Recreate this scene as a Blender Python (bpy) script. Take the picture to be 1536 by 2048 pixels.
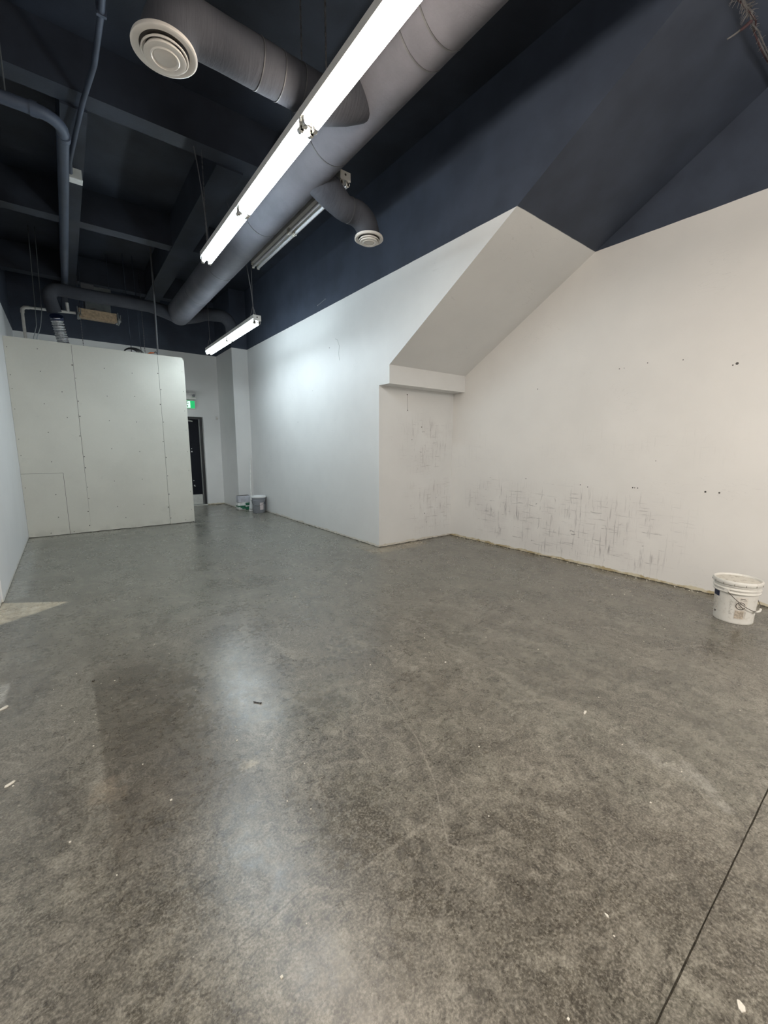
import bpy, bmesh, math, random
from mathutils import Vector, Matrix
random.seed(7)
scene = bpy.context.scene
for o in list(bpy.data.objects): bpy.data.objects.remove(o)

# ------------------------------------------------------------------ camera, world, exposure
CAM_H = 1.43
F_PX = 825.8
cam_d = bpy.data.cameras.new('camera'); cam = bpy.data.objects.new('camera', cam_d)
scene.collection.objects.link(cam)
cam_d.sensor_fit = 'HORIZONTAL'; cam_d.sensor_width = 36.0; cam_d.lens = F_PX / 1536 * 36.0
cam_d.clip_start = 0.05; cam_d.clip_end = 100
RR = Vector((0.7944508, -0.60732469, 0.00215705)); UU = Vector((0.09150013, 0.12320238, 0.98815429)); FF = Vector((0.60039625, 0.7848426, -0.15344852))
cam.matrix_world = Matrix(((RR.x, UU.x, -FF.x, 0), (RR.y, UU.y, -FF.y, 0), (RR.z, UU.z, -FF.z, CAM_H), (0, 0, 0, 1)))
scene.camera = cam
world = bpy.data.worlds.new('world'); scene.world = world; world.use_nodes = True
world.node_tree.nodes['Background'].inputs[0].default_value = (0.6, 0.7, 0.9, 1)
world.node_tree.nodes['Background'].inputs[1].default_value = 0.0
scene.view_settings.view_transform = 'Standard'; scene.view_settings.look = 'None'
scene.view_settings.gamma = 1.0; scene.view_settings.use_curve_mapping = False
scene.view_settings.exposure = 1.44
cy = scene.cycles
cy.sample_clamp_indirect = 0.9; cy.blur_glossy = 1.0; cy.caustics_reflective = False; cy.caustics_refractive = False
cy.use_light_tree = False; cy.use_adaptive_sampling = True; cy.adaptive_threshold = 0.012; cy.max_bounces = 6; cy.diffuse_bounces = 4; cy.glossy_bounces = 2
E_FAR, E_MID, E_WARM, E_HUNG, E_REAR = 34.0, 24.0, 29.0, 30.0, 122.0
COOL = (0.80, 0.93, 1.0); COOLW = (0.90, 0.96, 0.98); WARM = (1.0, 0.88, 0.75); REAR = (1.0, 0.955, 0.90)

# ------------------------------------------------------------------ material helper
class NM:
    def __init__(s, name):
        s.m = bpy.data.materials.new(name); s.m.use_nodes = True
        s.t = s.m.node_tree; s.b = s.t.nodes['Principled BSDF']
        s.g = s.t.nodes.new('ShaderNodeNewGeometry'); s.P = s.g.outputs['Position']; s._s = None
    def lk(s, a, b):
        if hasattr(a, 'bl_rna') and isinstance(a, bpy.types.NodeSocket): s.t.links.new(a, b)
        else:
            if isinstance(a, tuple) and len(a) == 3 and b.type == 'RGBA': a = a + (1,)
            b.default_value = a
    def xyz(s, v=None):
        n = s.t.nodes.new('ShaderNodeSeparateXYZ'); s.lk(v if v is not None else s.P, n.inputs[0]); return n.outputs[0], n.outputs[1], n.outputs[2]
    def M(s, op, a, b=0.0, c=0.0):
        n = s.t.nodes.new('ShaderNodeMath'); n.operation = op
        s.lk(a, n.inputs[0]); s.lk(b, n.inputs[1])
        if op in ('MULTIPLY_ADD', 'SMOOTH_MIN'): s.lk(c, n.inputs[2])
        return n.outputs[0]
    def comb(s, x, y, z):
        n = s.t.nodes.new('ShaderNodeCombineXYZ'); s.lk(x, n.inputs[0]); s.lk(y, n.inputs[1]); s.lk(z, n.inputs[2]); return n.outputs[0]
    def scale(s, v, sc):
        n = s.t.nodes.new('ShaderNodeVectorMath'); n.operation = 'MULTIPLY'; s.lk(v, n.inputs[0]); s.lk(sc, n.inputs[1]); return n.outputs[0]
    def add(s, v, w):
        n = s.t.nodes.new('ShaderNodeVectorMath'); n.operation = 'ADD'; s.lk(v, n.inputs[0]); s.lk(w, n.inputs[1]); return n.outputs[0]
    def noise(s, scale, detail=3, rough=0.55, v=None, dist=0.0, color=False):
        n = s.t.nodes.new('ShaderNodeTexNoise'); s.lk(v if v is not None else s.P, n.inputs['Vector'])
        n.inputs['Scale'].default_value = scale; n.inputs['Detail'].default_value = detail; n.inputs['Roughness'].default_value = rough
        n.inputs['Distortion'].default_value = dist
        return n.outputs[1] if color else n.outputs[0]
    def vor(s, scale, v=None, feat='F1'):
        n = s.t.nodes.new('ShaderNodeTexVoronoi'); n.feature = feat; s.lk(v if v is not None else s.P, n.inputs['Vector']); n.inputs['Scale'].default_value = scale
        return n.outputs['Distance']
    def rng(s, v, a, b, c=0.0, d=1.0, smooth=True):
        n = s.t.nodes.new('ShaderNodeMapRange'); n.interpolation_type = 'SMOOTHSTEP' if smooth else 'LINEAR'
        s.lk(v, n.inputs[0]); n.inputs[1].default_value = a; n.inputs[2].default_value = b; n.inputs[3].default_value = c; n.inputs[4].default_value = d
        return n.outputs[0]
    def mix(s, f, a, b):
        n = s.t.nodes.new('ShaderNodeMix'); n.data_type = 'RGBA'; s.lk(f, n.inputs[0]); s.lk(a, n.inputs[6]); s.lk(b, n.inputs[7]); return n.outputs[2]
    def span(s, v, a, b, soft):      # 1 inside [a, b]
        return s.M('MULTIPLY', s.rng(v, a - soft, a + soft), s.rng(v, b - soft, b + soft, 1.0, 0.0))
    def mul(s, *a):
        r = a[0]
        for x in a[1:]: r = s.M('MULTIPLY', r, x)
        return r
    def bump(s, h, strength=0.2, dist=0.01):
        n = s.t.nodes.new('ShaderNodeBump'); n.inputs['Strength'].default_value = strength; n.inputs['Distance'].default_value = dist
        s.lk(h, n.inputs['Height']); s.t.links.new(n.outputs[0], s.b.inputs['Normal'])
    def out(s, color=None, rough=None, metal=None, spec=None):
        if color is not None: s.lk(color, s.b.inputs['Base Color'])
        if rough is not None: s.lk(rough, s.b.inputs['Roughness'])
        if metal is not None: s.lk(metal, s.b.inputs['Metallic'])
        if spec is not None: s.lk(spec, s.b.inputs['Specular IOR Level'])
        return s.m

def simple(name, col, rough=0.5, metal=0.0, var=0.08, scale=20.0, bump=0.0, spec=0.5):
    n = NM(name); a = n.noise(scale, 4)
    c = n.mix(n.rng(a, 0.3, 0.7), tuple(x * (1 - var) for x in col), tuple(min(1, x * (1 + var)) for x in col))
    if bump: n.bump(a, bump, 0.004)
    return n.out(c, rough, metal, spec)

def emis(name, col, strength):
    n = NM(name); n.b.inputs['Base Color'].default_value = tuple(0.8 * k for k in col) + (1,)
    n.b.inputs['Emission Color'].default_value = col + (1,); n.b.inputs['Emission Strength'].default_value = strength
    n.b.inputs['Roughness'].default_value = 0.3
    return n.m

PAINT_Z = 3.62
BLACK = (0.034, 0.042, 0.060)
def black_over(n, col, z, line=True):
    wob = n.M('MULTIPLY', n.M('SUBTRACT', n.noise(3.0, 2), 0.5), 0.010)
    f = n.rng(n.M('ADD', z, wob), PAINT_Z - 0.002, PAINT_Z + 0.002)
    bl = n.mix(n.rng(n.noise(2.2, 4), 0.3, 0.7), BLACK, tuple(c * 1.35 for c in BLACK))
    return n.mix(f, col, bl), f

def wall_mat(name, base, glue=0.5, scuff=None, vign=None, rough=0.45):
    n = NM(name); x, y, z = n.xyz()
    v = n.noise(1.3, 4); c = n.mix(n.rng(v, 0.3, 0.7), tuple(k * 0.965 for k in base), tuple(min(1, k * 1.025) for k in base))
    # roller / patch marks
    pt = n.rng(n.noise(6.0, 5, 0.7), 0.62, 0.75); c = n.mix(n.M('MULTIPLY', pt, 0.10), c, tuple(k * 0.80 for k in base))
    # faint stray scratches
    sc = n.scale(n.P, (3.0, 3.0, 14.0)); ln = n.M('ABSOLUTE', n.M('SUBTRACT', n.noise(1.2, 2, 0.5, sc), 0.5))
    ms = n.rng(n.noise(1.7, 2, 0.5, n.add(n.P, (5, 3, 1))), 0.58, 0.68)
    c = n.mix(n.mul(n.rng(ln, 0.0, 0.006, 1, 0), ms, 0.22), c, (0.25, 0.24, 0.23))
    if scuff:
        for (ax, a0, a1, z0, z1, amt) in scuff:
            h = y if ax == 'y' else x
            hh = n.M('ADD', h, n.M('MULTIPLY', n.M('SUBTRACT', v, 0.5), 0.9))
            zz = n.M('ADD', z, n.M('MULTIPLY', n.M('SUBTRACT', n.noise(1.9, 3, 0.5, n.add(n.P, (9, 2, 4))), 0.5), 0.5))
            reg = n.mul(n.span(hh, a0, a1, 0.30), n.span(zz, z0, z1, 0.16))
            vv = n.comb(n.M('MULTIPLY', h, 34.0), 0.0, n.M('MULTIPLY', z, 2.6)); vs = n.rng(n.noise(1.0, 4, 0.65, vv), 0.54, 0.68)
            hv = n.comb(n.M('MULTIPLY', h, 3.2), 4.0, n.M('MULTIPLY', z, 46.0)); hs = n.rng(n.noise(1.0, 4, 0.65, hv), 0.57, 0.70)
            # block-like grid of rubbed lines
            hw = n.M('ADD', h, n.M('MULTIPLY', n.noise(2.4, 3), 0.16)); zw = n.M('ADD', z, n.M('MULTIPLY', n.noise(2.1, 2, 0.5, n.add(n.P, (1, 7, 2))), 0.10))
            gx = n.rng(n.M('ABSOLUTE', n.M('SUBTRACT', n.M('FRACT', n.M('MULTIPLY', hw, 4.6)), 0.5)), 0.0, 0.03, 1, 0)
            gz = n.rng(n.M('ABSOLUTE', n.M('SUBTRACT', n.M('FRACT', n.M('MULTIPLY', zw, 6.3)), 0.5)), 0.0, 0.035, 1, 0)
            brk = n.rng(n.noise(7.0, 4, 0.65, n.add(n.P, (2, 8, 5))), 0.50, 0.66)
            grid = n.mul(n.M('MAXIMUM', n.M('MULTIPLY', gx, 0.8), gz), brk, 0.9)
            cloud = n.rng(n.noise(3.0, 4), 0.35, 0.65)
            allm = n.M('MAXIMUM', n.M('MULTIPLY', n.M('MAXIMUM', vs, hs), n.M('MULTIPLY', cloud, 0.85)), grid)
            c = n.mix(n.mul(allm, reg, amt), c, (0.24, 0.225, 0.22))
            c = n.mix(n.mul(reg, cloud, 0.16 * amt), c, (0.42, 0.37, 0.36))
            bl = n.rng(n.vor(4.2, n.add(n.scale(n.P, (1, 1, 1.6)), n.scale(n.noise(9.0, 2, 0.6, None, 0, True), (0.2, 0.2, 0.2)))), 0.05, 0.11, 1, 0)
            c = n.mix(n.mul(bl, reg, n.rng(n.noise(2.5, 2, 0.5, n.add(n.P, (3, 3, 9))), 0.5, 0.6), 0.55 * amt), c, (0.10, 0.09, 0.09))
    # strip where the baseboard was torn off: tan glue and torn paper
    e = n.M('ADD', z, n.M('MULTIPLY', n.M('SUBTRACT', n.noise(5.0, 4, 0.7), 0.5), 0.09))
    g = n.M('MULTIPLY', n.rng(e, 0.030, 0.040, 1, 0), glue)
    c = n.mix(g, c, n.mix(n.rng(n.noise(9, 3), 0.4, 0.6), (0.42, 0.34, 0.20), (0.62, 0.56, 0.42)))
    dk = n.rng(n.M('ADD', z, n.M('MULTIPLY', n.M('SUBTRACT', n.noise(14.0, 4, 0.7), 0.5), 0.03)), 0.006, 0.012, 1, 0)
    c = n.mix(n.M('MULTIPLY', dk, 0.9), c, (0.03, 0.026, 0.02))
    c, f = black_over(n, c, z)
    n.bump(n.noise(90, 3), 0.06, 0.003)
    return n.out(c, n.rng(f, 0, 1, rough, 0.62, False), None, n.rng(f, 0, 1, 0.4, 0.25, False))

M = {}
WHITE = (0.74, 0.735, 0.715)
M['wall_left'] = wall_mat('left_wall_paint', (0.74, 0.75, 0.76), 0.35)
M['wall_right'] = wall_mat('right_wall_paint', (0.745, 0.722, 0.690), 1.0, [('y', 1.6, 4.1, 0.10, 0.90, 1.0), ('y', 1.2, 3.2, 1.35, 1.65, 0.14), ('y', 3.9, 4.6, 1.1, 1.5, 0.2)])
M['wall_middle'] = wall_mat('middle_wall_paint', (0.725, 0.728, 0.72), 0.45, [('x', 4.15, 5.0, 0.15, 0.85, 1.0), ('x', 4.0, 4.8, 1.15, 1.85, 0.9)])
M['wall_exit'] = wall_mat('exit_wall_paint', (0.78, 0.79, 0.785), 0.8)
def gen_black(name='black_ceiling_paint', k=1.0, rough=0.6):
    n = NM(name); c = n.mix(n.rng(n.noise(2.0, 5), 0.3, 0.7), tuple(v * 0.75 * k for v in BLACK), tuple(v * 1.45 * k for v in BLACK))
    n.bump(n.noise(70, 4), 0.25, 0.004)
    return n.out(c, rough, None, 0.3)
M['black'] = gen_black(k=0.48)
M['pipe_black'] = gen_black('black_pipe_paint', 0.85, 0.55)
def duct_mat():
    n = NM('dark_duct_wrap'); x, y, z = n.xyz()
    c = n.mix(n.rng(n.noise(3.0, 5), 0.3, 0.7), (0.064, 0.065, 0.076), (0.088, 0.088, 0.102))
    w = n.noise(1.0, 4, 0.6, n.scale(n.P, (3.5, 26.0, 3.5)))
    sp = n.rng(n.vor(26.0), 0.0, 0.05, 1, 0)
    c = n.mix(n.M('MULTIPLY', sp, 0.12), c, (0.3, 0.3, 0.3))
    n.bump(n.M('ADD', w, n.M('MULTIPLY', n.noise(60, 3), 0.25)), 0.32, 0.012)
    return n.out(c, 0.7, None, 0.2)
M['duct'] = duct_mat()
def branch_mat():
    n = NM('dark_branch_duct_wrap')
    c = n.mix(n.rng(n.noise(3.0, 5), 0.3, 0.7), (0.031, 0.033, 0.040), (0.046, 0.048, 0.056))
    w = n.noise(1.0, 4, 0.6, n.scale(n.P, (30.0, 5.0, 3.0)), 0.6)
    n.bump(w, 0.3, 0.012); return n.out(c, 0.85, None, 0.12)
M['branch'] = branch_mat()
M['seam'] = simple('duct_seam', (0.035, 0.035, 0.038), 0.5)

def floor_mat():
    n = NM('polished_concrete'); x, y, z = n.xyz()
    WL = n.add(n.noise(3.5, 3, 0.65, None, 0, True), (-0.5, -0.5, -0.5)); WS = n.add(n.noise(13.0, 3, 0.65, None, 0, True), (-0.5, -0.5, -0.5))
    wlx, wly, _z1 = n.xyz(WL); wsx, wsy, _z2 = n.xyz(WS)
    GB = n.rng(n.noise(24, 3, 0.7), 0.36, 0.56, 0.35, 1.0)
    wv = n.add(n.P, n.scale(n.noise(1.6, 3, 0.6, None, 0, True), (0.35, 0.35, 0.0)))
    big = n.noise(0.55, 5, 0.6, wv); mid = n.noise(2.6, 5, 0.68, wv); fine = n.noise(26.0, 4, 0.7)
    ca = n.mix(n.rng(big, 0.32, 0.68), (0.140, 0.126, 0.104), (0.196, 0.186, 0.160))
    ca = n.mix(n.M('MULTIPLY', n.rng(n.noise(0.9, 4, 0.6, n.add(n.P, (7, 3, 0))), 0.42, 0.62), 0.45), ca, (0.150, 0.160, 0.134))
    ca = n.mix(n.M('MULTIPLY', n.rng(mid, 0.38, 0.68), 0.55), ca, (0.245, 0.226, 0.194))
    ca = n.mix(n.M('MULTIPLY', n.rng(mid, 0.28, 0.52, 1, 0), 0.45), ca, (0.100, 0.087, 0.070))
    ca = n.mix(n.M('MULTIPLY', n.rng(fine, 0.44, 0.62), 0.30), ca, (0.300, 0.284, 0.250))
    ca = n.mix(n.M('MULTIPLY', n.rng(fine, 0.34, 0.50, 1, 0), 0.36), ca, (0.080, 0.072, 0.060))
    wsp = n.noise(4.2, 5, 0.72, n.scale(wv, (1.0, 0.6, 1.0)), 1.4)
    ca = n.mix(n.M('MULTIPLY', n.rng(wsp, 0.50, 0.72), 0.55), ca, (0.30, 0.285, 0.250))
    ca = n.mix(n.M('MULTIPLY', n.rng(wsp, 0.30, 0.50, 1, 0), 0.40), ca, (0.080, 0.070, 0.058))
    for (sv, ang, off) in (((9.0, 55.0, 1.0), 0.45, 0), ((60.0, 11.0, 1.0), 0.2, 7), ((24.0, 24.0, 1.0), 0.0, 3)):
        sk = n.noise(1.0, 4, 0.62, n.scale(n.add(n.add(n.P, (off, off, 0)), n.scale(WL, (0.4, 0.4, 0))), sv))
        ca = n.mix(n.mul(n.rng(sk, 0.52, 0.68), n.rng(big if off == 0 else mid, 0.40, 0.62), 0.55), ca, (0.33, 0.315, 0.28))
        ca = n.mix(n.mul(n.rng(sk, 0.34, 0.48, 1, 0), 0.42), ca, (0.070, 0.062, 0.052))
    gr_ = n.noise(120.0, 3, 0.7)
    ca = n.mix(n.M('MULTIPLY', n.rng(gr_, 0.48, 0.66), 0.55), ca, (0.34, 0.325, 0.29))
    ca = n.mix(n.M('MULTIPLY', n.rng(gr_, 0.32, 0.48, 1, 0), 0.50), ca, (0.060, 0.053, 0.044))
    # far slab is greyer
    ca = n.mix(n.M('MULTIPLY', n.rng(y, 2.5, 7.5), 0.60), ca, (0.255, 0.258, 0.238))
    def blob(x0, x1, y0, y1, col, amt, soft=0.06, wob=0.25, ns=3.0):
        nonlocal ca
        ax_, ay_ = (wlx, wly) if ns < 9 else (wsx, wsy)
        nx = n.M('ADD', x, n.M('MULTIPLY', ax_, wob)); ny = n.M('ADD', y, n.M('MULTIPLY', ay_, wob))
        m_ = n.mul(n.span(nx, x0, x1, soft), n.span(ny, y0, y1, soft), amt, GB)
        ca = n.mix(m_, ca, col); return m_
    # darker brown bay with a crisp left edge
    xe = n.M('ADD', x, n.M('MULTIPLY', wsx, 0.03))
    st = n.mul(n.rng(xe, 0.0, 0.02), n.rng(x, 0.30, 0.75, 1, 0), n.span(y, 1.55, 3.1, 0.30), n.rng(mid, 0.25, 0.6, 0.55, 0.95))
    ca = n.mix(n.M('MULTIPLY', st, 0.60), ca, (0.090, 0.075, 0.058))
    # paler worn lane beside the left wall
    ca = n.mix(n.mul(n.span(xe, -0.6, 0.0, 0.02), n.span(y, 1.6, 5.0, 0.5), 0.22), ca, (0.27, 0.26, 0.24))
    # bare triangle of old glue at the left wall
    tx = n.M('ADD', x, n.M('MULTIPLY', wlx, 0.10))
    u = n.M('DIVIDE', n.M('ADD', tx, 0.60), 0.50)
    lo = n.M('ADD', 4.38, n.M('MULTIPLY', u, 0.34)); hi = n.M('SUBTRACT', 5.06, n.M('MULTIPLY', u, 0.34))
    tri = n.mul(n.rng(n.M('SUBTRACT', y, lo), -0.03, 0.03), n.rng(n.M('SUBTRACT', hi, y), -0.02, 0.02), n.rng(u, 0.9, 1.05, 1, 0))
    ca = n.mix(n.M('MULTIPLY', tri, 0.95), ca, n.mix(n.rng(n.noise(16, 4, 0.7), 0.4, 0.6), (0.52, 0.45, 0.34), (0.75, 0.69, 0.57)))
    blob(3.25, 4.25, 4.42, 4.66, (0.42, 0.36, 0.26), 0.65, 0.05, 0.22, 5)
    blob(3.22, 3.50, 4.45, 5.1, (0.40, 0.35, 0.27), 0.55, 0.05, 0.15, 5)
    blob(-0.6, 0.72, 8.22, 8.55, (0.44, 0.43, 0.38), 0.60, 0.03, 0.12, 4)
    blob(1.55, 2.05, 8.22, 8.42, (0.42, 0.41, 0.37), 0.55, 0.03, 0.12, 4)
    blob(-0.62, -0.42, 5.1, 8.4, (0.46, 0.46, 0.43), 0.62, 0.05, 0.20, 6)
    blob(2.9, 3.5, 4.9, 11.0, (0.30, 0.29, 0.25), 0.40, 0.15, 0.3, 3)
    blob(2.02, 2.09, 0.40, 0.72, (0.50, 0.49, 0.46), 0.40, 0.04, 0.16, 11)
    blob(0.50, 0.58, 1.69, 1.74, (0.50, 0.46, 0.38), 0.75, 0.012, 0.05, 14)
    blob(-0.50, -0.40, 3.0, 3.25, (0.62, 0.62, 0.60), 0.65, 0.012, 0.05, 12)
    blob(-0.04, 0.06, 1.86, 2.0, (0.42, 0.36, 0.29), 0.45, 0.03, 0.12, 14)
    # oil drips
    dr = n.rng(n.vor(3.1, n.add(n.P, n.scale(WS, (0.04, 0.04, 0)))), 0.02, 0.055, 1, 0)
    ca = n.mix(n.mul(dr, n.rng(n.noise(0.8, 2), 0.45, 0.6), 0.45), ca, (0.06, 0.05, 0.04))
    def seg(x0, y0, x1, y1, w, amt, col, wob=0.01, sc_=14, gate=None):
        nonlocal ca
        pw_ = n.add(n.scale(n.P, (1, 1, 0)), n.scale(WS, (wob, wob, 0)))
        ap = n.add(pw_, (-x0, -y0, 0)); L2 = (x1 - x0) ** 2 + (y1 - y0) ** 2
        dt = n.t.nodes.new('ShaderNodeVectorMath'); dt.operation = 'DOT_PRODUCT'; n.lk(ap, dt.inputs[0]); dt.inputs[1].default_value = ((x1 - x0) / L2, (y1 - y0) / L2, 0)
        tt = n.M('MINIMUM', n.M('MAXIMUM', dt.outputs['Value'], 0.0), 1.0)
        v = n.add(ap, n.comb(n.M('MULTIPLY', tt, -(x1 - x0)), n.M('MULTIPLY', tt, -(y1 - y0)), 0.0))
        ln = n.t.nodes.new('ShaderNodeVectorMath'); ln.operation = 'LENGTH'; n.lk(v, ln.inputs[0])
        m_ = n.mul(n.rng(ln.outputs['Value'], w * 0.35, w, 1, 0), amt, GB)
        ca = n.mix(m_, ca, col)
    PALE = (0.40, 0.38, 0.34); DK = (0.045, 0.038, 0.03)
    for a_ in ((1.37, 1.73, 1.26, 1.37), (1.26, 1.37, 1.15, 1.14), (1.15, 1.14, 1.06, 1.01), (1.06, 1.01, 0.98, 0.89), (0.98, 0.89, 1.08, 0.75)): seg(*a_, 0.005, 0.55, PALE, 0.004)
    seg(0.61, 1.01, 1.02, 1.0, 0.012, 0.40, PALE); seg(0.91, 0.81, 0.72, 0.70, 0.010, 0.30, PALE)
    seg(0.10, 1.015, 0.50, 1.07, 0.004, 0.55, DK, 0.006)
    seg(2.21, 2.52, 2.06, 1.26, 0.035, 0.22, PALE, 0.03); seg(2.42, 1.94, 3.19, 1.96, 0.030, 0.20, PALE, 0.03)
    seg(3.12, 1.36, 3.21, 1.04, 0.010, 0.35, PALE); seg(3.21, 1.04, 3.59, 0.85, 0.010, 0.35, PALE); seg(1.93, 0.92, 1.70, 0.94, 0.010, 0.35, PALE, 0.03)
    seg(2.13, 0.50, 1.98, 0.32, 0.035, 0.45, (0.50, 0.49, 0.46), 0.05); seg(0.87, 2.64, 1.5, 4.9, 0.05, 0.15, PALE, 0.06)
    for (a0, b0, w0) in ((0.39, 1.07, 0.010), (0.41, 1.02, 0.020), (0.51, 0.95, 0.012), (0.43, 0.99, 0.014), (0.33, 1.10, 0.008)): seg(a0, b0, a0 + 0.004, b0 + 0.004, w0, 0.75, DK, 0.008, 30)
    # scratches: contour lines of noise
    for k, (sc, th, am, off) in enumerate([(1.1, 0.0016, 0.40, 0), (2.6, 0.0030, 0.28, 11), (5.5, 0.006, 0.30, 23), (11.0, 0.010, 0.28, 31)]):
        q = n.scale(n.add(n.P, (off, off * 0.7, 0)), (1.0, 0.45, 0) if k % 2 else (0.5, 1.0, 0))
        l = n.rng(n.M('ABSOLUTE', n.M('SUBTRACT', n.noise(sc, 1, 0.4, q, 0.6), 0.5)), 0.0, th, 1, 0)
        gate = n.rng(mid if k % 2 else wsp, 0.48, 0.64)
        ca = n.mix(n.mul(l, gate, am), ca, (0.42, 0.40, 0.36))
    # plaster specks
    sp = n.rng(n.vor(8.5), 0.010, 0.022, 1, 0)
    ca = n.mix(n.mul(sp, n.rng(n.noise(1.3, 2), 0.45, 0.55), 0.85), ca, (0.72, 0.70, 0.65))
    # dust along the walls, dark grime in the joint
    r = n.rng(n.M('ADD', n.M('MULTIPLY', mid, 0.30), n.M('MULTIPLY', fine, 0.22)), 0.15, 0.38, 0.215, 0.385)
    n.bump(n.noise(30.0, 2, 0.6), 0.10, 0.006)
    cf = n.M('ADD', n.M('MULTIPLY', n.rng(gr_, 0.30, 0.70), 0.45), n.M('ADD', n.M('MULTIPLY', n.rng(sk, 0.30, 0.70), 0.30), n.M('MULTIPLY', n.rng(wsp, 0.30, 0.70), 0.25)))
    k_ = n.M('ADD', n.M('MULTIPLY', cf, 0.75), 0.36)
    ca = n.scale(n.scale(ca, n.comb(k_, k_, k_)), (1.0, 0.975, 0.92))
    return n.out(ca, r, None, 0.8)
M['floor'] = floor_mat()
M['groove'] = simple('joint_grit', (0.075, 0.068, 0.055), 0.95, var=0.5, scale=120)

def board_mat():
    n = NM('bare_drywall_board'); x, y, z = n.xyz()
    b = (0.645, 0.63, 0.565)
    c = n.mix(n.rng(n.noise(1.1, 4), 0.3, 0.7), tuple(k * 0.95 for k in b), tuple(k * 1.04 for k in b))
    c = n.mix(n.M('MULTIPLY', n.rng(n.noise(34, 4, 0.7), 0.5, 0.66), 0.10), c, (0.75, 0.75, 0.70))
    c = n.mix(n.M('MULTIPLY', n.rng(n.noise(2.6, 5, 0.7), 0.62, 0.72), 0.14), c, (0.34, 0.33, 0.30))
    c = n.mix(n.mul(n.rng(z, 0.0, 0.18, 1, 0), n.rng(n.noise(5, 4), 0.42, 0.6), 0.25), c, (0.32, 0.31, 0.28))
    n.bump(n.noise(60, 3), 0.05, 0.002)
    return n.out(c, 0.75, None, 0.2)
M['board'] = board_mat()
M['tape'] = simple('board_edge_patch', (0.67, 0.675, 0.63), 0.8, var=0.05)
M['screw'] = simple('dark_screw', (0.06, 0.055, 0.05), 0.5, 0.4)
M['housing'] = simple('white_enamel', (0.60, 0.60, 0.58), 0.35, var=0.03)
M['socket'] = simple('lampholder_plastic', (0.62, 0.60, 0.55), 0.45)
M['unlit'] = simple('unlit_tube_glass', (0.42, 0.43, 0.45), 0.45, var=0.02)
M['capmetal'] = simple('aluminium_cap', (0.6, 0.6, 0.6), 0.3, 1.0)
M['diffuser'] = simple('cream_diffuser_enamel', (0.66, 0.63, 0.59), 0.35, var=0.03)
M['diffuser_gap'] = simple('diffuser_shadow_throat', (0.05, 0.045, 0.04), 0.6)
M['cable'] = simple('grey_cable', (0.10, 0.10, 0.105), 0.5)
M['cable_black'] = simple('black_cable', (0.016, 0.016, 0.017), 0.45)
M['chain'] = simple('chain_steel', (0.12, 0.12, 0.125), 0.4, 0.6)
M['galv'] = simple('galvanised_steel', (0.45, 0.46, 0.47), 0.35, 0.9, var=0.2)
M['foil'] = simple('foil_flex', (0.62, 0.63, 0.65), 0.28, 0.9, var=0.25, scale=45, bump=0.5)
M['pvc'] = simple('off_white_pipe', (0.50, 0.49, 0.46), 0.4)
M['ply'] = simple('tan_plywood', (0.24, 0.17, 0.105), 0.7, var=0.25, scale=30)
M['doorblack'] = simple('door_black_paint', (0.007, 0.008, 0.012), 0.6, var=0.1, spec=0.12)
M['frameblack'] = simple('frame_black_paint', (0.009, 0.010, 0.012), 0.4)
M['kick'] = simple('pale_kick_plate', (0.52, 0.53, 0.50), 0.45, 0.1)
M['edge'] = simple('worn_metal_edge', (0.16, 0.17, 0.17), 0.4, 0.6)
M['plastic_white'] = simple('white_plastic', (0.72, 0.72, 0.70), 0.4)
M['lens'] = simple('lamp_lens', (0.16, 0.17, 0.18), 0.15)
M['sign_green'] = emis('sign_green', (0.0, 0.42, 0.12), 0.34)
M['sign_white'] = emis('sign_white', (0.72, 1.0, 0.86), 0.36)
M['sign_man'] = simple('sign_dark_green', (0.0, 0.045, 0.02), 0.5)
M['orange'] = simple('orange_plastic', (0.55, 0.16, 0.06), 0.5)
M['paper'] = simple('tan_paper', (0.45, 0.36, 0.24), 0.8, var=0.3)

def pail_mat(name, base, dirt, k):
    n = NM(name)
    c = n.mix(n.rng(n.noise(5, 4), 0.3, 0.7), tuple(v * 0.93 for v in base), base)
    c = n.mix(n.M('MULTIPLY', n.rng(n.noise(28, 5, 0.7), 0.52, 0.68), k), c, dirt)
    n.bump(n.noise(50, 3), 0.08, 0.002)
    return n.out(c, 0.42, None, 0.45)
M['pail_white'] = pail_mat('dusty_white_plastic', (0.74, 0.72, 0.67), (0.48, 0.44, 0.38), 0.35)
M['pail_lid_top'] = pail_mat('spattered_lid', (0.66, 0.62, 0.54), (0.20, 0.15, 0.10), 0.75)
M['pail_grey'] = pail_mat('grey_plastic', (0.225, 0.24, 0.265), (0.36, 0.36, 0.38), 0.25)
M['pail_lid_white'] = pail_mat('pale_lid_plastic', (0.80, 0.82, 0.82), (0.6, 0.6, 0.6), 0.2)
M['navy'] = simple('navy_ink', (0.012, 0.020, 0.055), 0.4)
M['ink'] = simple('brown_black_ink', (0.06, 0.05, 0.04), 0.5)
M['label_tan'] = simple('stained_tan_label', (0.42, 0.36, 0.29), 0.7, var=0.35, scale=60)
M['label_pale'] = simple('pale_label', (0.66, 0.62, 0.56), 0.6, var=0.08, scale=60)
M['label_pink'] = simple('pale_pink_label', (0.60, 0.54, 0.55), 0.6, var=0.06)
M['wire'] = simple('pail_wire', (0.14, 0.13, 0.115), 0.35, 0.8)
M['bag_white'] = simple('woven_bag_white', (0.66, 0.67, 0.66), 0.6, var=0.12, scale=30, bump=0.3)
M['bag_lilac'] = simple('grey_film', (0.46, 0.47, 0.52), 0.35, var=0.15, scale=14)
M['bag_green'] = simple('bag_green_print', (0.010, 0.115, 0.060), 0.5, var=0.3)
M['chip'] = simple('plaster_chip', (0.70, 0.66, 0.58), 0.8)
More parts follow.
